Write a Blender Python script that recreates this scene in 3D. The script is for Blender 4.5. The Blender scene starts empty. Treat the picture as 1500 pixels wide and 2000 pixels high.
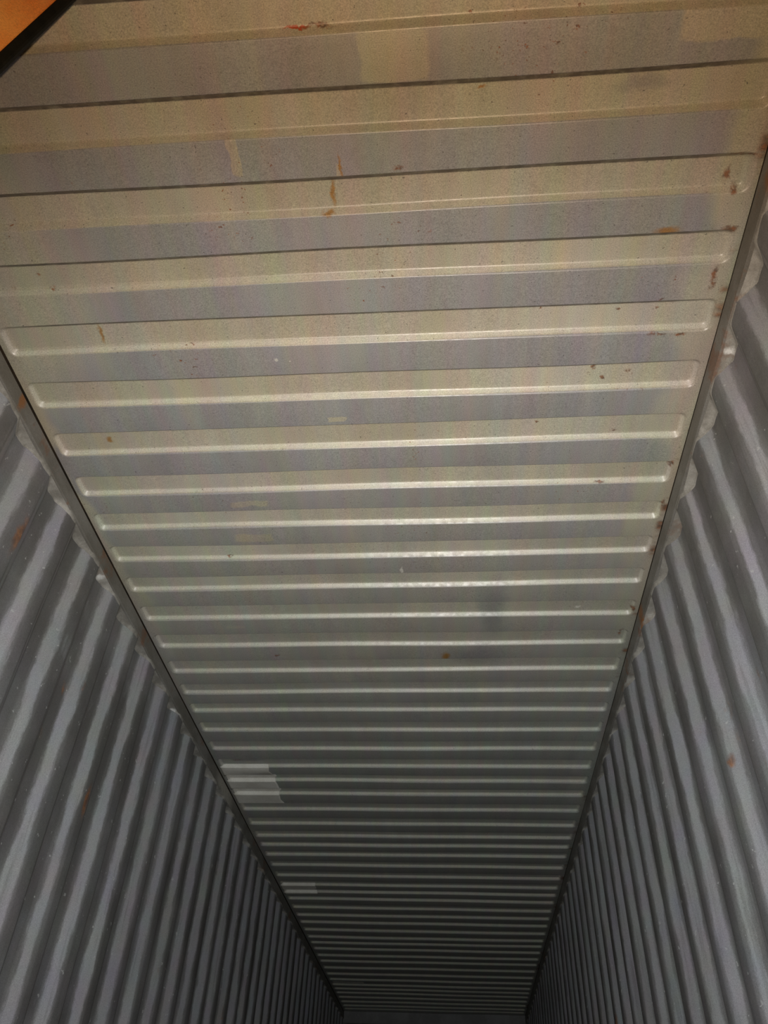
import bpy, math, random
import numpy as np
from mathutils import Matrix, Vector

C = bpy.context.scene.collection
SC = bpy.context.scene

# ------------------------------------------------------------------ camera
CAMX, CAMZ = 0.297, 0.610          # camera stands off-centre, held low, near the door end (Y = 0)
cam_d = bpy.data.cameras.new('camera')
cam_d.sensor_fit = 'VERTICAL'; cam_d.sensor_height = 36.0
cam_d.lens = 1535.16 / 2000 * 36.0
cam_d.clip_start = 0.02; cam_d.clip_end = 100
cam = bpy.data.objects.new('camera', cam_d); C.objects.link(cam)
r = Vector((0.99664336, 0.07321708, 0.03662333)); u = Vector((0.0228149, -0.67804281, 0.73466824))
f = Vector((-0.07862245, 0.73136667, 0.67743731))
cam.matrix_world = Matrix(((r.x, u.x, -f.x, CAMX), (r.y, u.y, -f.y, 0), (r.z, u.z, -f.z, CAMZ), (0, 0, 0, 1)))
SC.camera = cam

# ------------------------------------------------------------------ world and light
w = bpy.data.worlds.new('night'); SC.world = w; w.use_nodes = True
w.node_tree.nodes['Background'].inputs[0].default_value = (0.5, 0.6, 0.8, 1)
w.node_tree.nodes['Background'].inputs[1].default_value = 0.001
SC.view_settings.view_transform = 'Standard'; SC.view_settings.look = 'None'
SC.view_settings.exposure = 0.0; SC.view_settings.gamma = 1.0; SC.view_settings.use_curve_mapping = False


def flash(name, energy, col, loc, aim, deg, blend, radius):
    """one LED of the dual-tone torch that lights the container"""
    d = bpy.data.lights.new(name, 'SPOT'); d.energy = energy; d.color = col
    d.spot_size = math.radians(deg); d.spot_blend = blend; d.shadow_soft_size = radius
    o = bpy.data.objects.new(name, d); C.objects.link(o); o.location = loc
    o.rotation_euler = (Vector(aim) - Vector(loc)).to_track_quat('-Z', 'Y').to_euler()
    return o


LX = Vector((CAMX, 0, CAMZ)) - r * 0.016 + u * 0.004
core = flash('torch_cool', 256, (0.86, 0.915, 0.94), LX, (CAMX - 0.25, 4.5, CAMZ + 2.09), 97, 1.0, 0.004)
core.scale = (1.6, 1.0, 1.0)                       # the torch lens throws a beam wider than it is tall
flash('torch_warm', 101, (1.0, 0.67, 0.39), LX + r * 0.004, (CAMX - 0.10, 0.98, CAMZ + 2.09), 86, 1.0, 0.004)

# ------------------------------------------------------------------ dimensions
HALF = 1.135                 # inner half width between the top rails
ZL = CAMZ + 2.088            # underside of the roof's low flats
DZ = 0.020                   # depth of the pressed corrugations
A = 0.015                    # run of a pressed slope
RAIL_H = 0.0705
ZR = ZL - 0.0135              # top of rails
ZB = ZR - RAIL_H             # bottom of rails
Y0, Y1 = -0.42, 11.56
rng = random.Random(7)


# ------------------------------------------------------------------ helpers
def tag(o, label=None, cat=None, kind=None, group=None):
    if label: o['label'] = label
    if cat: o['category'] = cat
    if kind: o['kind'] = kind
    if group: o['group'] = group
    return o


def obj(name, verts, faces, mat, parent=None, smooth=False):
    me = bpy.data.meshes.new(name)
    me.from_pydata([tuple(map(float, v)) for v in verts], [], [tuple(map(int, q)) for q in faces])
    me.materials.append(mat)
    if smooth:
        me.polygons.foreach_set('use_smooth', [True] * len(me.polygons))
    me.update()
    o = bpy.data.objects.new(name, me); C.objects.link(o)
    if parent is not None: o.parent = parent
    return o


def grid_faces(nu, nv, flip=False):
    i = np.arange(nu - 1)[:, None] * nv + np.arange(nv - 1)[None, :]
    q = np.stack([i, i + 1, i + nv + 1, i + nv], -1).reshape(-1, 4)
    return q[:, ::-1] if flip else q


def box_geo(x0, x1, y0, y1, z0, z1, b=0.004):
    """a box with its long edges chamfered by b"""
    prof = [(x0 + b, z0), (x1 - b, z0), (x1, z0 + b), (x1, z1 - b), (x1 - b, z1), (x0 + b, z1), (x0, z1 - b), (x0, z0 + b)]
    v = [(x, y0, z) for x, z in prof] + [(x, y1, z) for x, z in prof]
    n = len(prof)
    fc = [(i, (i + 1) % n, n + (i + 1) % n, n + i) for i in range(n)] + [tuple(range(n))[::-1], tuple(range(n, 2 * n))]
    return v, fc


# ------------------------------------------------------------------ materials
class NT:
    def __init__(s, name):
        s.m = bpy.data.materials.new(name); s.m.use_nodes = True
        s.t = s.m.node_tree; s.b = s.t.nodes['Principled BSDF']
        s.pos = s.t.nodes.new('ShaderNodeTexCoord').outputs['Object']

    def n(s, typ, **k):
        nd = s.t.nodes.new(typ)
        for a, v in k.items(): setattr(nd, a, v)
        return nd

    def put(s, sock, v):
        if hasattr(v, 'links') or isinstance(v, bpy.types.NodeSocket): s.t.links.new(v, sock)
        else: sock.default_value = v

    def math(s, op, a, b=0.0, clamp=False):
        nd = s.n('ShaderNodeMath', operation=op, use_clamp=clamp); s.put(nd.inputs[0], a); s.put(nd.inputs[1], b); return nd.outputs[0]

    def vec(s, op, a, b=(0, 0, 0)):
        nd = s.n('ShaderNodeVectorMath', operation=op); s.put(nd.inputs[0], a); s.put(nd.inputs[1], b)
        return nd.outputs['Value'] if op in ('LENGTH', 'DOT_PRODUCT') else nd.outputs[0]

    def ramp(s, v, a, b, lo=0.0, hi=1.0, smooth=True):
        nd = s.n('ShaderNodeMapRange', interpolation_type='SMOOTHSTEP' if smooth else 'LINEAR')
        s.put(nd.inputs['Value'], v); s.put(nd.inputs['From Min'], a); s.put(nd.inputs['From Max'], b)
        s.put(nd.inputs['To Min'], lo); s.put(nd.inputs['To Max'], hi); return nd.outputs[0]

    def noise(s, scale, detail=3.0, rough=0.6, stretch=(1, 1, 1), col=False):
        v = s.vec('MULTIPLY', s.pos, stretch)
        nd = s.n('ShaderNodeTexNoise'); s.put(nd.inputs['Vector'], v)
        nd.inputs['Scale'].default_value = scale; nd.inputs['Detail'].default_value = detail; nd.inputs['Roughness'].default_value = rough
        return nd.outputs['Color' if col else 'Fac']

    def mix(s, fac, a, b, mode='MIX'):
        nd = s.n('ShaderNodeMix', data_type='RGBA', blend_type=mode)
        s.put(nd.inputs[0], fac)
        for i, v in ((6, a), (7, b)):
            if isinstance(v, tuple): nd.inputs[i].default_value = (*v[:3], 1)
            else: s.put(nd.inputs[i], v)
        return nd.outputs[2]

    def spot(s, warped, c, size, soft=0.5):
        """soft-edged elliptical mark centred on c with half axes size"""
        d = s.vec('SUBTRACT', warped, c)
        d = s.vec('MULTIPLY', d, tuple(1.0 / q for q in size))
        return s.ramp(s.vec('LENGTH', d), 1.0, 1.0 - soft)

    def block(s, warped, c, size, soft=0.2):
        """soft-edged mark with a squared-off outline"""
        d = s.vec('MULTIPLY', s.vec('SUBTRACT', warped, c), tuple(1.0 / q for q in size))
        d = s.vec('MULTIPLY', d, d); d = s.vec('MULTIPLY', d, d)
        return s.ramp(s.vec('LENGTH', d), 1.0, 1.0 - soft)

    def spots(s, warped, items, soft=0.5, square=False):
        out = None
        for c, size in items:
            m = (s.block if square else s.spot)(warped, c, size, soft)
            out = m if out is None else s.math('MAXIMUM', out, m)
        return out

    def bump(s, h, strength=0.2, dist=0.002):
        nd = s.n('ShaderNodeBump'); nd.inputs['Strength'].default_value = strength; nd.inputs['Distance'].default_value = dist
        s.put(nd.inputs['Height'], h); s.t.links.new(nd.outputs[0], s.b.inputs['Normal'])

    def done(s, col, rough=0.5, spec=0.5):
        s.put(s.b.inputs['Base Color'], col if not isinstance(col, tuple) else (*col, 1))
        s.put(s.b.inputs['Roughness'], rough)
        s.b.inputs['Specular IOR Level'].default_value = spec
        return s.m

    def grain(s, col, amt=0.3):
        """paint speckle: fine dust and pinholes"""
        g = s.ramp(s.noise(330, 2, 0.7), 0.25, 0.75, 1 - amt, 1 + amt, False)
        nd = s.n('ShaderNodeMix', data_type='RGBA', blend_type='MULTIPLY'); nd.inputs[0].default_value = 1
        s.put(nd.inputs[6], col); s.put(nd.inputs[7], g)
        return nd.outputs[2]

    def warp(s, scale, amt):
        n = s.vec('SUBTRACT', s.noise(scale, 3, 0.65, col=True), (0.5, 0.5, 0.5))
        n = s.vec('MULTIPLY', n, (amt, amt, amt))
        return s.vec('ADD', s.pos, n)


def roof_material():
    t = NT('cream roof paint')
    sx = t.n('ShaderNodeSeparateXYZ'); t.put(sx.inputs[0], t.pos)
    X, Y, Z = sx.outputs
    beige = t.mix(t.ramp(t.noise(2.2, 4, 0.6, (1.6, 0.7, 1)), 0.35, 0.65), (0.425, 0.390, 0.295), (0.46, 0.425, 0.33))
    beige = t.mix(t.ramp(Y, 1.8, 4.5, 0.0, 0.8), beige, (0.40, 0.398, 0.355))
    # highlight painted into the pressed slopes: lighter cream than on the flats
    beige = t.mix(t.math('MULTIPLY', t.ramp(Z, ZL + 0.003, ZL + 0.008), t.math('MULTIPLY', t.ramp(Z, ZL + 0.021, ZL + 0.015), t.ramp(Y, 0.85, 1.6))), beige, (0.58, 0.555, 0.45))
    grey = t.mix(t.ramp(t.noise(3.1, 4, 0.6, (1.6, 0.5, 1)), 0.35, 0.65), (0.298, 0.292, 0.280), (0.328, 0.325, 0.316))
    # the low flats were rubbed over with grey, with ragged ends short of the right rail
    low = t.ramp(Z, ZL + 0.0035, ZL + 0.0015)
    wx = t.math('ADD', X, t.ramp(t.noise(3.3, 2, 0.5), 0.2, 0.8, -0.09, 0.09, False))
    low = t.math('MULTIPLY', low, t.ramp(wx, 1.07, 0.99))
    low = t.math('MULTIPLY', low, t.ramp(wx, -1.12, -1.08))
    # places the grey missed on the three flats nearest the door
    wp = t.warp(11, 0.045)
    bare = t.spots(wp, [((0.197, 0.640, ZL), (0.092, 0.062, .2)), ((-0.245, 0.855, ZL), (0.016, 0.060, .2)),
                        ((0.03, 0.93, ZL), (0.008, 0.05, .2)),
                        ((-0.49, 2.39, ZL), (0.085, 0.026, .2)),
                        ((-0.47, 2.19, ZL), (0.08, 0.016, .2)), ((-0.075, 1.775, ZL), (0.032, 0.012, .2)),
                        ((1.0, 0.60, ZL), (0.14, 0.06, .2)), ((-0.70, 3.03, ZL), (0.05, 0.012, .2))], 0.5, True)
    low = t.math('MULTIPLY', low, t.math('SUBTRACT', 1.0, bare))
    # the grey rub grows fainter towards the middle of the container
    low = t.math('MULTIPLY', low, t.ramp(Y, 1.6, 3.3, 1.0, 0.35))
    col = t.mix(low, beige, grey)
    # shade on each riser is painted in further down
    # mottling along the panel
    mot = t.noise(9, 2, 0.5, (2.2, 0.25, 1), col=True)
    mot = t.mix(0.16, (0.5, 0.5, 0.5), mot)
    col = t.mix(1.0, col, mot, 'MULTIPLY')
    col = t.mix(1.0, col, (2.0, 2.0, 2.0), 'MULTIPLY')
    # grime clouds
    col = t.mix(t.math('MULTIPLY', t.ramp(t.noise(1.7, 5, 0.65), 0.5, 0.75), 0.22), col, (0.20, 0.19, 0.18))
    # cool smoke marks halfway in, and a dim one near the door
    smoke = t.spots(t.warp(5, 0.12), [((0.50, 2.93, ZL), (0.10, 0.34, .4)), ((0.42, 3.3, ZL), (0.22, 0.16, .4)),
                                      ((0.82, 0.74, ZL + .01), (0.10, 0.035, .4)), ((-0.93, 4.47, ZL + .01), (0.15, 0.035, .4))], 0.9)
    col = t.mix(t.math('MULTIPLY', smoke, 0.45), col, (0.15, 0.15, 0.18))
    # ochre runs
    wr = t.warp(32, 0.034)
    ochre = t.spots(wr, [((0.007, 0.975, ZL), (0.010, 0.062, .3)), ((-0.010, 1.030, ZL), (0.028, 0.012, .3)), ((0.41, 0.730, ZL), (0.014, 0.007, .3)),
                         ((-0.925, 1.85, ZL), (0.016, 0.020, .3)), ((0.036, 0.90, ZL), (0.006, 0.05, .3)), ((0.93, 1.13, ZL), (0.05, 0.02, .3)),
                         ((-0.80, 1.40, ZL), (0.010, 0.05, .3)), ((0.28, 3.30, ZL), (0.03, 0.05, .3))], 0.8)
    col = t.mix(t.math('MULTIPLY', ochre, 0.85), col, (0.33, 0.155, 0.018))
    # rust
    edge = t.ramp(X, HALF - 0.028, HALF - 0.004)
    edge = t.math('MULTIPLY', edge, t.ramp(t.noise(4.5, 4, 0.7, (.3, 1, 1)), 0.52, 0.66))
    rs = [((0.01, 0.571, ZL + .01), (0.068, 0.005, .3)), ((0.192, 0.913, ZL), (0.020, 0.007, .3)), ((-0.92, 1.183, ZL), (0.010, 0.006, .3)),
          ((-1.02, 1.222, ZL), (0.010, 0.006, .3)), ((-0.89, 1.228, ZL), (0.012, 0.006, .3)), ((0.785, 1.595, ZL), (0.013, 0.022, .3)),
          ((0.82, 1.645, ZL), (0.012, 0.010, .3)), ((0.621, 1.828, ZL), (0.010, 0.006, .3)), ((0.955, 1.346, ZL), (0.014, 0.006, .3)),
          ((0.952, 1.385, ZL), (0.008, 0.006, .3)), ((1.03, 1.475, ZL), (0.022, 0.008, .3)), ((0.83, 1.386, ZL), (0.010, 0.008, .3)),
          ((1.10, 1.135, ZL), (0.030, 0.014, .3)), ((1.085, 0.927, ZL), (0.060, 0.008, .3)), ((1.113, 2.04, ZL), (0.010, 0.026, .3)),
          ((1.12, 2.24, ZL), (0.012, 0.03, .3)), ((0.87, 2.125, ZL), (0.030, 0.006, .3)), ((0.885, 1.876, ZL), (0.016, 0.006, .3)),
          ((1.118, 2.93, ZL), (0.016, 0.03, .3)), ((1.09, 3.12, ZL), (0.012, 0.05, .3)), ((1.115, 0.70, ZL), (0.02, 0.06, .3)),
          ((1.085, 1.02, ZL), (0.012, 0.02, .3)), ((1.06, 0.98, ZL), (0.012, 0.025, .3)), ((0.96, 1.47, ZL), (0.035, 0.008, .3)), ((-1.01, 4.475, ZL), (0.05, 0.008, .3)),
          ((1.09, 1.28, ZL), (0.012, 0.05, .3)), ((0.90, 1.62, ZL), (0.01, 0.01, .3)), ((0.6, 1.366, ZL), (0.006, 0.005, .3)),
          ((-0.62, 2.52, ZL), (0.02, 0.006, .3)), ((-0.55, 3.28, ZL), (0.02, 0.01, .3))]
    rust = t.math('MAXIMUM', t.math('MULTIPLY', t.spots(wr, rs, 0.7), t.ramp(t.noise(45, 3, 0.7), 0.30, 0.52)), edge)
    pep = t.math('MULTIPLY', t.ramp(t.noise(75, 2, 0.6), 0.66, 0.72), t.ramp(t.noise(2.6, 2, 0.5), 0.55, 0.66))
    pep = t.math('MULTIPLY', pep, t.ramp(Y, 3.2, 2.0))
    rust = t.math('MAXIMUM', rust, pep)
    rcol = t.mix(t.ramp(t.noise(60, 3, 0.7), 0.4, 0.6), (0.10, 0.040, 0.018), (0.26, 0.085, 0.022))
    col = t.mix(t.math('MULTIPLY', rust, 0.85), col, rcol)
    red = t.spot(wr, (-0.035, 0.570, ZL + .01), (0.036, 0.004, .3), 0.5)
    col = t.mix(red, col, (0.42, 0.07, 0.02))
    # shade painted on the riser beyond each low flat comes with the attribute 'crease'
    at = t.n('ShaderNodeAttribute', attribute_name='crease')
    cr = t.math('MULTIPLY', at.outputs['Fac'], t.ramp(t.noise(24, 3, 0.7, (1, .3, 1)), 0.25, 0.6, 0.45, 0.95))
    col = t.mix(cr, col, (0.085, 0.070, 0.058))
    # chipped paint, bright
    chip = t.spots(wr, [((-0.245, 1.511, ZL), (0.009, 0.007, .2)), ((-0.20, 1.52, ZL), (0.006, 0.003, .2)), ((0.105, 2.62, ZL), (0.008, 0.03, .2)),
                        ((0.875, 2.93, ZL), (0.02, 0.01, .2))], 0.5)
    col = t.mix(t.math('MULTIPLY', chip, 0.7), col, (0.72, 0.70, 0.62))
    dark = t.ramp(t.noise(140, 1, 0.5), 0.735, 0.77)
    col = t.mix(t.math('MULTIPLY', dark, 0.7), col, (0.07, 0.06, 0.055))
    col = t.grain(col, 0.38)
    t.bump(t.noise(4, 2, 0.5), 0.16, 0.004)
    rough = t.ramp(t.noise(40, 3, 0.6), 0.3, 0.7, 0.38, 0.50)
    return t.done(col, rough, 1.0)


def wall_material(side):
    t = NT('grey wall paint ' + side)
    sx = t.n('ShaderNodeSeparateXYZ'); t.put(sx.inputs[0], t.pos)
    X, Y, Z = sx.outputs
    col = t.mix(t.ramp(t.noise(2.4, 4, 0.6, (1, 1, .35)), 0.3, 0.7), (0.335, 0.325, 0.328), (0.405, 0.395, 0.405))
    mot = t.mix(0.14, (0.5, 0.5, 0.5), t.noise(7, 2, 0.5, col=True))
    col = t.mix(1.0, col, mot, 'MULTIPLY'); col = t.mix(1.0, col, (2.0, 2.0, 2.0), 'MULTIPLY')
    # inner and outer flats are darker, with ragged edges; the slopes between are lighter
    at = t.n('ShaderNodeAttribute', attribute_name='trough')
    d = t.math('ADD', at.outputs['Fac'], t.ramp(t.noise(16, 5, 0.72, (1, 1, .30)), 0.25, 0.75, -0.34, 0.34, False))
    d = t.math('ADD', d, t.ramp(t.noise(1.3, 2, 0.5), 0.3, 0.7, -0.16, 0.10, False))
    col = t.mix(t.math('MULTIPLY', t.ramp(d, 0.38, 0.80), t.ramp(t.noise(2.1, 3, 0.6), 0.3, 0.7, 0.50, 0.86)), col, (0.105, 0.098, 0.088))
    # thin upright streaks of wear
    st = t.ramp(t.noise(30, 3, 0.7, (1, 1, .06)), 0.52, 0.72)
    col = t.mix(t.math('MULTIPLY', st, 0.35), col, (0.13, 0.125, 0.115))
    # rust runs and scuffs
    wr = t.warp(9, 0.08)
    if side == 'right':
        rs = [((HALF, 0.92, 2.58), (0.2, 0.10, 0.10)), ((HALF, 1.5, 2.56), (0.05, 0.02, 0.03)), ((HALF, 2.35, 1.72), (0.06, 0.025, 0.03)),
              ((HALF, 3.0, 2.55), (0.06, 0.03, 0.05)), ((HALF, 5.0, 1.5), (0.06, 0.03, 0.05))]
        wh = [((HALF, 1.33, 2.13), (0.06, 0.008, 0.014)), ((HALF, 4.4, 2.2), (0.05, 0.02, 0.02))]
    else:
        rs = [((-HALF, 2.95, 1.83), (0.06, 0.03, 0.09)), ((-HALF, 3.30, 1.78), (0.06, 0.02, 0.03)), ((-HALF, 2.5, 1.9), (0.06, 0.03, 0.05)),
              ((-HALF, 1.9, 2.3), (0.06, 0.03, 0.12)), ((-HALF, 4.1, 1.6), (0.06, 0.03, 0.06))]
        wh = [((-HALF, 3.30, 1.72), (0.05, 0.03, 0.035)), ((-HALF, 4.6, 1.9), (0.05, 0.01, 0.012))]
    rust = t.spots(wr, rs, 0.8)
    rust = t.math('MAXIMUM', rust, t.math('MULTIPLY', t.ramp(t.noise(6, 5, 0.7, (1, 1, .5)), 0.66, 0.78), 0.8))
    rcol = t.mix(t.ramp(t.noise(14, 3, 0.7), 0.4, 0.6), (0.17, 0.075, 0.04), (0.38, 0.15, 0.045))
    col = t.mix(t.math('MULTIPLY', rust, 0.75), col, rcol)
    col = t.mix(t.math('MULTIPLY', t.spots(wr, wh, 0.5), 0.7), col, (0.62, 0.60, 0.56))
    ch = t.math('MULTIPLY', t.ramp(t.noise(38, 2, 0.6), 0.70, 0.74), 0.6)
    col = t.mix(ch, col, (0.55, 0.54, 0.52))
    col = t.grain(col, 0.28)
    t.bump(t.noise(8, 4, 0.6), 0.35, 0.004)
    return t.done(col, t.ramp(t.noise(20, 3, 0.6), 0.3, 0.7, 0.5, 0.68), 0.35)


def plain(name, c1, c2, scale, stretch=(1, 1, 1), rough=0.6, spec=0.3, rustamt=0.0, grain=0.25, marks=()):
    t = NT(name)
    col = t.mix(t.ramp(t.noise(scale, 4, 0.65, stretch), 0.35, 0.65), c1, c2)
    if rustamt:
        rr = t.ramp(t.noise(5.5, 4, 0.7), 0.56, 0.68)
        col = t.mix(t.math('MULTIPLY', rr, rustamt), col, (0.22, 0.085, 0.030))
    for items, mc in marks:
        mk = t.math('MULTIPLY', t.spots(t.warp(16, 0.05), items, 0.7), t.ramp(t.noise(30, 3, 0.7), 0.3, 0.5, 0.4, 1.0))
        col = t.mix(t.math('MULTIPLY', mk, 0.9), col, mc)
    col = t.grain(col, grain)
    t.bump(t.noise(60, 3, 0.6), 0.2, 0.002)
    return t.done(col, rough, spec)


M_roof = roof_material()
M_wl, M_wr = wall_material('left'), wall_material('right')
ORANGE = (0.42, 0.17, 0.05)
M_rail = plain('grey brown rail paint', (0.17, 0.155, 0.13), (0.25, 0.235, 0.21), 6, (1, .5, 1), 0.55, 0.35, 0.55,
               marks=[([((HALF, 0.93, ZB), (0.1, 0.08, 0.05)), ((HALF, 2.9, ZB + .03), (0.1, 0.06, 0.08)), ((-HALF, 1.62, ZB + .04), (0.1, 0.03, 0.05))], (0.30, 0.12, 0.035)),
                      ([((-HALF, 4.75, ZB + .03), (0.1, 0.28, 0.1))], (0.44, 0.41, 0.35))])
M_joint = plain('tarry joint', (0.018, 0.014, 0.010), (0.040, 0.026, 0.016), 9, rough=0.9, spec=0.1)
M_seal = plain('pale sealant', (0.24, 0.222, 0.19), (0.42, 0.395, 0.35), 9, rough=0.5, spec=0.4, rustamt=0.30,
               marks=[([((HALF, 0.93, ZB), (0.1, 0.09, 0.05)), ((HALF, 2.93, ZB), (0.1, 0.05, 0.05))], ORANGE),
                      ([((HALF + .03, 1.475, ZB), (0.03, 0.016, 0.03)), ((-HALF - .03, 2.52, ZB), (0.03, 0.02, 0.03)), ((-HALF - .03, 3.66, ZB), (0.03, 0.03, 0.03)),
                        ((HALF + .03, 2.62, ZB), (0.03, 0.03, 0.03))], (0.85, 0.83, 0.78))])
M_patch = plain('pale patch paint', (0.80, 0.75, 0.64), (0.92, 0.88, 0.78), 7, rough=0.4, spec=0.6)
M_end = plain('end wall paint', (0.22, 0.21, 0.20), (0.29, 0.28, 0.27), 4, rough=0.6)
M_floor = plain('floor plywood', (0.16, 0.09, 0.05), (0.24, 0.15, 0.085), 3, (4, .3, 1), 0.6)
M_ply = plain('orange stained plywood', (0.86, 0.20, 0.014), (0.98, 0.46, 0.11), 6, (1, 1, .4), 0.45, 0.5)
M_shadow = plain('black edge shadow', (0.005, 0.006, 0.005), (0.010, 0.010, 0.008), 20, rough=0.8, spec=0.1)

# ------------------------------------------------------------------ roof: pressed sheets, five corrugations each
MEAS = [0.576, 0.803, 1.018, 1.224, 1.448, 1.67, 1.894, 2.11, 2.311, 2.515, 2.722, 2.95, 3.182, 3.414, 3.625, 3.822, 4.047, 4.277, 4.509,
        4.711, 4.911, 5.162, 5.411, 5.636, 5.814, 6.011, 6.239, 6.481, 6.70, 6.879, 7.066, 7.303, 7.523, 7.738, 7.979, 8.215, 8.409, 8.629,
        8.879, 9.099, 9.371, 9.64, 9.89, 10.13, 10.33, 10.53, 10.76, 10.99, 11.21]
NEAR = [-0.30, -0.07, 0.15, 0.36]
LOW = [(m + 0.0075) / 0.9952 for m in NEAR + MEAS]      # where each low flat begins (near side), at ZL
LOW.append(11.44)
# recess i runs from the riser ending low flat i to the slope starting low flat i+1
RECESS = []
for i in range(len(LOW) - 1):
    p = LOW[i + 1] - LOW[i]
    RECESS.append((LOW[i] + 0.50 * p, LOW[i + 1]))
XE = 1.121                                              # recess half length


def recess_depth(x, y, ya, yb):
    """height above the low flat of a pan with rounded plan corners and filleted bends"""
    yc, hy = (ya + yb) / 2, (yb - ya) / 2
    rc = 0.026
    qx, qy = np.abs(x) - (XE - rc), np.abs(y - yc) - (hy - rc)
    d = np.hypot(np.maximum(qx, 0), np.maximum(qy, 0)) + np.minimum(np.maximum(qx, qy), 0) - rc   # < 0 inside
    s = -d / A
    e = 0.16                                            # fillet share
    s = np.clip(s, -e, 1 + e)
    lo = np.where(s < e, (s + e) ** 2 / (4 * e), s)
    hi = np.where(s > 1 - e, 1 - (1 + e - s) ** 2 / (4 * e), lo)
    return DZ * hi


def sag(x, y):
    return 0.0016 * np.sin(2.1 * y + 1.3 * x) + 0.0013 * np.sin(5.3 * x + 0.9 * y) + 0.0010 * np.sin(1.7 * x - 3.4 * y + 1)


def wob(x, k):
    return 0.0022 * np.sin(1.9 * x + k * 1.7) + 0.0012 * np.sin(4.7 * x + k * 2.9)


ENDX = [0, .002, .005, .008, .011, .0145, .018, .022, .028, .036]
XS = np.array(sorted([-HALF - .03, -HALF] + [-(XE + .003) + q for q in ENDX] + list(np.linspace(-1.06, 1.06, 34)) + [(XE + .003) - q for q in ENDX] + [HALF, HALF + .03]))


def roof_z(x, y):
    z = ZL + sag(x, y)
    for k, (ya, yb) in enumerate(RECESS):
        wv = wob(x, k)
        m = (y > ya - .02) & (y < yb + .02)
        if np.any(m):
            z = np.where(m, z + recess_depth(x, y - wv, ya, yb), z)
    return z


def rows_for(ya, yb):
    t = [-.003, -.0012, 0, .0018, .005, .0085, .0122, .015, .0175, .021, .026]
    return [ya + q for q in t] + [(ya + yb) / 2] + [yb - q for q in t[::-1]]


ceiling = bpy.data.objects.new('ceiling', None); C.objects.link(ceiling); ceiling.location = (0, 5.5, ZL)
tag(ceiling, 'cream and grey pressed steel container roof with crosswise corrugations', 'ceiling', 'structure')

BOUND = [Y0]
for i in range(4, len(RECESS), 5):
    BOUND.append(LOW[i + 1] + 0.25 * ((LOW[i + 2] if i + 2 < len(LOW) else Y1) - LOW[i + 1]))
BOUND[-1] = min(BOUND[-1], Y1)
if BOUND[-1] < Y1 - 0.2: BOUND.append(Y1)
else: BOUND[-1] = Y1
for a, b in zip(BOUND[:-1], BOUND[1:]):
    ys = [a, b]
    rec = [(k, q) for k, q in enumerate(RECESS) if q[0] > a - .03 and q[1] < b + .03]
    for k, q in rec: ys += rows_for(*q)
    ys = np.array(sorted(y for y in ys if a <= y <= b))
    Xg, Yg = np.meshgrid(XS, ys)
    Zg = ZL + sag(Xg, Yg)
    Yd = Yg.copy(); Cr = np.zeros_like(Xg)
    for k, (ya, yb) in rec:
        m = (Yg > ya - .02) & (Yg < yb + .02)
        Zg = np.where(m, Zg + recess_depth(Xg, Yg, ya, yb), Zg)
        wv = wob(Xg, k)
        mm = (Yg > ya - .0035) & (Yg < yb + .0035)
        Yd = np.where(mm, Yg + wv, Yd)
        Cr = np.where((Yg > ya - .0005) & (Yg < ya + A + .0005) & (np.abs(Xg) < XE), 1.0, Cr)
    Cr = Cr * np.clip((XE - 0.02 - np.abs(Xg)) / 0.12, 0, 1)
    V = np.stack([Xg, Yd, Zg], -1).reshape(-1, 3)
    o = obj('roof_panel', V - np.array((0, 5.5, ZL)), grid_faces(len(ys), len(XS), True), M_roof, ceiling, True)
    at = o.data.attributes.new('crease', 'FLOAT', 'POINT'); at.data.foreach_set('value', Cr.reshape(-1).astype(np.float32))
    # keep the sheet's own coordinates equal to the container's
    o.data.transform(Matrix.Translation((0, 5.5, ZL))); o.location = (0, -5.5, -ZL)

for sgn in (-1, 1):
    # dark joint between roof sheet and top rail
    x0, x1 = sorted((sgn * (HALF + 0.004), sgn * (HALF + 0.03)))
    v, fc = box_geo(x0, x1, Y0, Y1, ZR - .002, ZL + .004, 0.001)
    o = obj('joint_strip', v, fc, M_joint, ceiling); o.location = (0, -5.5, -ZL)
    tag(o, 'black tarry seam along the rail')


def patch(xa, xb, ya, yb, ragged):
    xs = np.linspace(xa, xb, 26); rows = [ya, yb]
    for q in RECESS: rows += [y for y in rows_for(*q) if ya < y < yb]
    ys = np.array(sorted(rows + list(np.linspace(ya, yb, 10))))
    Xg, Yg = np.meshgrid(xs, ys)
    fr = (Xg - xa) / (xb - xa); e = 0.5 + 0.35 * np.sin(Yg * 23) * np.sin(Yg * 7 + 1) + 0.15 * np.sin(Yg * 90)
    Xj = np.where(fr > .8, Xg + ragged * (e - .5) * (fr - .8) / .2, Xg)
    Zg = roof_z(Xj, Yg) - 0.0022
    n = Xg.size
    V = np.concatenate([np.stack([Xj, Yg, Zg], -1).reshape(-1, 3), np.stack([Xj, Yg, Zg + .0014], -1).reshape(-1, 3)])
    g = grid_faces(len(ys), len(xs), True)
    nv, nu = len(xs), len(ys)
    ring = list(range(nv)) + [i * nv + nv - 1 for i in range(1, nu)] + [(nu - 1) * nv + j for j in range(nv - 2, -1, -1)] + [i * nv for i in range(nu - 2, 0, -1)]
    side = [(ring[i], ring[(i + 1) % len(ring)], ring[(i + 1) % len(ring)] + n, ring[i] + n) for i in range(len(ring))]
    o = obj('repair_patch', V, list(g) + list(g[:, ::-1] + n) + side, M_patch, ceiling, True)
    o.location = (0, -5.5, -ZL)
    return o


tag(patch(-1.128, -0.815, 4.525, 5.075, 0.035), 'larger pale patch over three ribs by the left rail')
tag(patch(-1.128, -0.845, 6.72, 6.96, 0.02), 'smaller pale patch further in by the left rail')
tag(patch(-1.10, -0.74, 10.00, 10.06, 0.02), 'faint narrow patch near the far end')


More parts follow.
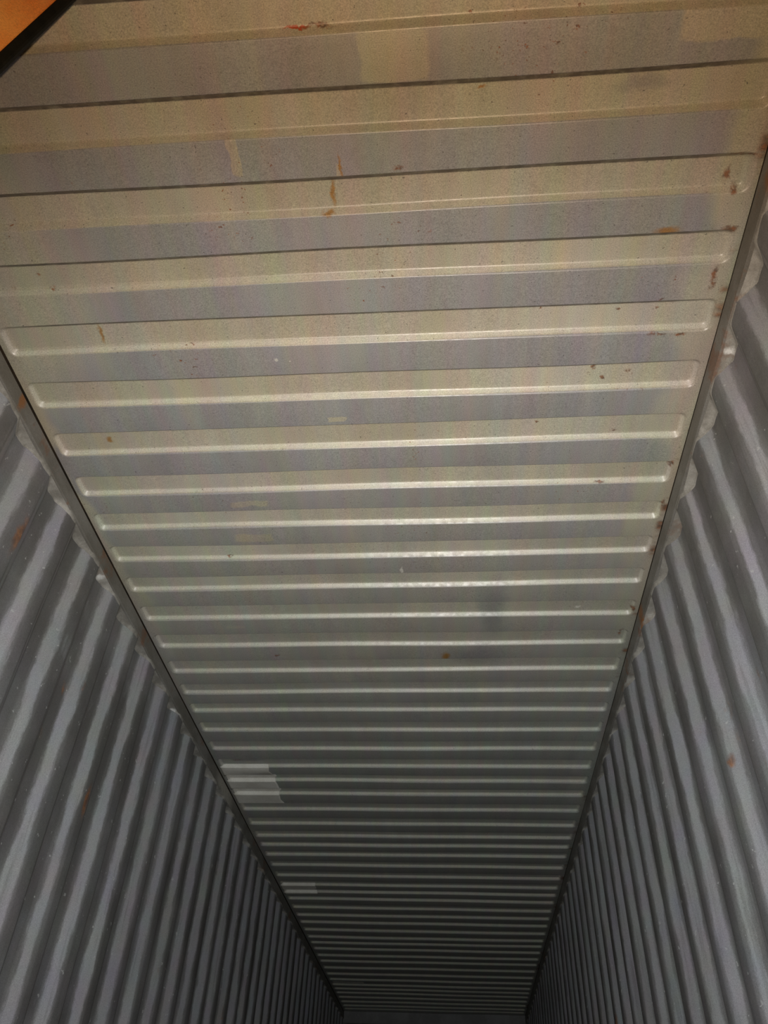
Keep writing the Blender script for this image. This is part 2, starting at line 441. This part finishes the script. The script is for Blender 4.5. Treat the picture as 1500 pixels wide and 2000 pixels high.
# ------------------------------------------------------------------ side walls
def wall_profile(yc0, pitch, ya, yb):
    """(y, inset, trough) along the wall: trapezoid corrugation with bent corners, inset 0 = inner crest, 1 = outer trough"""
    f0, s0 = 0.25, 0.25                # shares of the pitch: flats and slopes
    pts = []
    k0 = math.floor((ya - yc0) / pitch) - 1
    k1 = math.ceil((yb - yc0) / pitch) + 1
    for k in range(k0, k1 + 1):
        c = yc0 + k * pitch + 0.006 * math.sin(k * 2.3)
        h = f0 / 2 * pitch
        s = s0 * pitch
        for dy, ins in ((-h - s - .008, 0), (-h - s, .03), (-h - s + .008, .13), (-h - s / 2, .5), (-h - .008, .87), (-h, .97), (-h + .008, 1),
                        (h - .008, 1), (h, .97), (h + .008, .87), (h + s / 2, .5), (h + s - .008, .13), (h + s, .03), (h + s + .008, 0)):
            pts.append((c + dy, ins))
    pts = [p for p in pts if ya < p[0] < yb]
    return [(ya, pts[0][1])] + pts + [(yb, pts[-1][1])]


WD = 0.037


def make_wall(name, sgn, yc0, pitch, mat):
    pr = wall_profile(yc0, pitch, Y0, Y1)
    zs = [0.0, 0.05] + list(np.linspace(0.25, 2.45, 12)) + [2.53, 2.57, ZB + .002]
    V = []; T = []
    for z in zs:
        for y, ins in pr:
            wv = 0.0025 * math.sin(3.1 * z + y * 2.2) + 0.002 * math.sin(7 * z - y * 5)
            V.append((sgn * (HALF + 0.003 + WD * ins), y + wv, z)); T.append(abs(2 * ins - 1))
    o = obj(name, V, grid_faces(len(zs), len(pr), sgn < 0), mat, None, True)
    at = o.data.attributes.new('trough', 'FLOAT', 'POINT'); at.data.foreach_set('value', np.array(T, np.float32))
    return o, pr


def bead(pr, sgn, parent, seed):
    """lumpy caulk along the foot of the rail, following the corrugation"""
    rg = random.Random(seed); V = []; F = []; n = 7
    ph = [rg.uniform(0, 6) for _ in range(4)]
    P = []
    for (ya, ia), (yb, ib) in zip(pr[:-1], pr[1:]):
        m = max(1, int((yb - ya) / 0.012))
        for j in range(m): P.append((ya + (yb - ya) * j / m, ia + (ib - ia) * j / m))
    for i, (y, ins) in enumerate(P):
        rad = 0.0065 + 0.0035 * math.sin(y * 17 + ph[0]) * math.sin(y * 5.3 + ph[1]) + 0.0022 * math.sin(y * 47 + ph[2])
        rad = max(rad, 0.003)
        x = HALF + 0.003 + WD * ins                     # wall face
        xi = min(HALF + 0.0075 + 0.003 * math.sin(y * 13 + ph[3]), x - 0.001)
        xm = max(x - 1.3 * rad, xi)
        for xx, zz in ((xi, ZB + .0005), (xi + 0.3 * (xm - xi), ZB - .0022), (xm, ZB - .0026), (x - .55 * rad, ZB - .004 - .3 * rad),
                       (x - .18 * rad, ZB - .004 - rad), (x + .0005, ZB - .006 - 1.8 * rad), (x + .002, ZB - .006 - 1.9 * rad)):
            V.append((sgn * xx, y, zz))
    q = grid_faces(len(P), n, sgn > 0)
    return obj('sealant_bead', V, q, M_seal, parent, True)


wl, prl = make_wall('wall_left', -1, 2.543, 0.2665, M_wl)
tag(wl, 'left grey corrugated steel container wall with upright ribs', 'wall', 'structure')
bead(prl, -1, wl, 3)
wr_, prr = make_wall('wall_right', 1, 1.218, 0.2625, M_wr)
tag(wr_, 'right grey corrugated steel container wall with upright ribs', 'wall', 'structure')
bead(prr, 1, wr_, 5)

# ------------------------------------------------------------------ top rails, headers, end wall, floor
for i, (sgn, lab) in enumerate(((-1, 'left'), (1, 'right'))):
    x0, x1 = sorted((sgn * HALF, sgn * (HALF + 0.062)))
    v, fc = box_geo(x0, x1, Y0, Y1, ZB, ZR, 0.004)
    tag(obj('trim_%d' % (i + 1), v, fc, M_rail), 'grey brown square steel top rail along the %s edge of the roof' % lab, 'rail', 'structure')


def xbox(x0, x1, y0, y1, z0, z1, b=0.006):
    v, fc = box_geo(y0, y1, x0, x1, z0, z1, b)
    return [(q[1], q[0], q[2]) for q in v], [t[::-1] for t in fc]


v, fc = xbox(-HALF - .05, HALF + .05, Y1, Y1 + 0.06, ZL - 0.13, ZL + 0.03)
tag(obj('trim_3', v, fc, M_end), 'dark steel header beam across the far end under the roof', 'beam', 'structure')
xs = []
for k in range(12):
    c = -HALF + 0.10 + k * 0.206
    xs += [(c - .075, 0), (c - .04, 1), (c + .04, 1), (c + .075, 0)]
xs = [(-HALF - .04, 0)] + [q for q in xs if abs(q[0]) < HALF] + [(HALF + .04, 0)]
V = [(x, Y1 + 0.03 + 0.035 * k, z) for z in (0.0, ZL - 0.12) for x, k in xs]
tag(obj('wall_front', V, grid_faces(2, len(xs), True), M_end), 'dark corrugated steel end wall at the far end of the container', 'wall', 'structure')
V = []; F = []
for k in range(10):                                          # floor boards with open joints
    x0 = -HALF - .04 + k * 0.235
    v, fc = box_geo(x0 + .002, x0 + .233, Y0, Y1 + .06, -0.028, 0.0, 0.002)
    F += [tuple(q + len(V) for q in t) for t in fc]; V += v
tag(obj('floor', V, F, M_floor), 'brown plywood board floor running the length of the container', 'floor', 'structure')

# ------------------------------------------------------------------ plywood sheet standing on end, left of the camera
E0 = Vector((CAMX - 0.655, 0.372, 0))                        # its near upright edge
azim = math.atan2(0.372, -0.655)
dirn = Vector((math.cos(azim + math.radians(74)), math.sin(azim + math.radians(74)), 0))   # runs away to the back left
nrm = Vector((dirn.y, -dirn.x, 0))
if nrm.dot(Vector((CAMX, 0, 0)) - E0) < 0: nrm = -nrm
H = 2.44
sheet = bpy.data.objects.new('plywood_sheet', None); C.objects.link(sheet); sheet.location = E0
tag(sheet, 'orange stained plywood sheet with painted edge shadow, standing on end in the top left corner', 'board')


def slab(name, a, b, t0, t1, z0, z1, mat, bev):
    pts = [(a + bev, t0), (b - bev, t0), (b, t0 + bev), (b, t1 - bev), (b - bev, t1), (a + bev, t1), (a, t1 - bev), (a, t0 + bev)]
    V = [tuple(dirn * p + nrm * q + Vector((0, 0, z))) for z in (z0, z1) for p, q in pts]
    n = len(pts)
    F = [(i, (i + 1) % n, n + (i + 1) % n, n + i) for i in range(n)] + [tuple(range(n))[::-1], tuple(range(n, 2 * n))]
    return obj(name, V, F, mat, sheet)


slab('panel', 0.017, 0.55, -0.018, 0.0, 0.0, H, M_ply, 0.0015)
tag(slab('edge_shadow', 0.0, 0.017, -0.019, 0.0015, 0.0, H, M_shadow, 0.003), 'black edge shadow')  # black strip standing in for the shadow along the sheet's edge
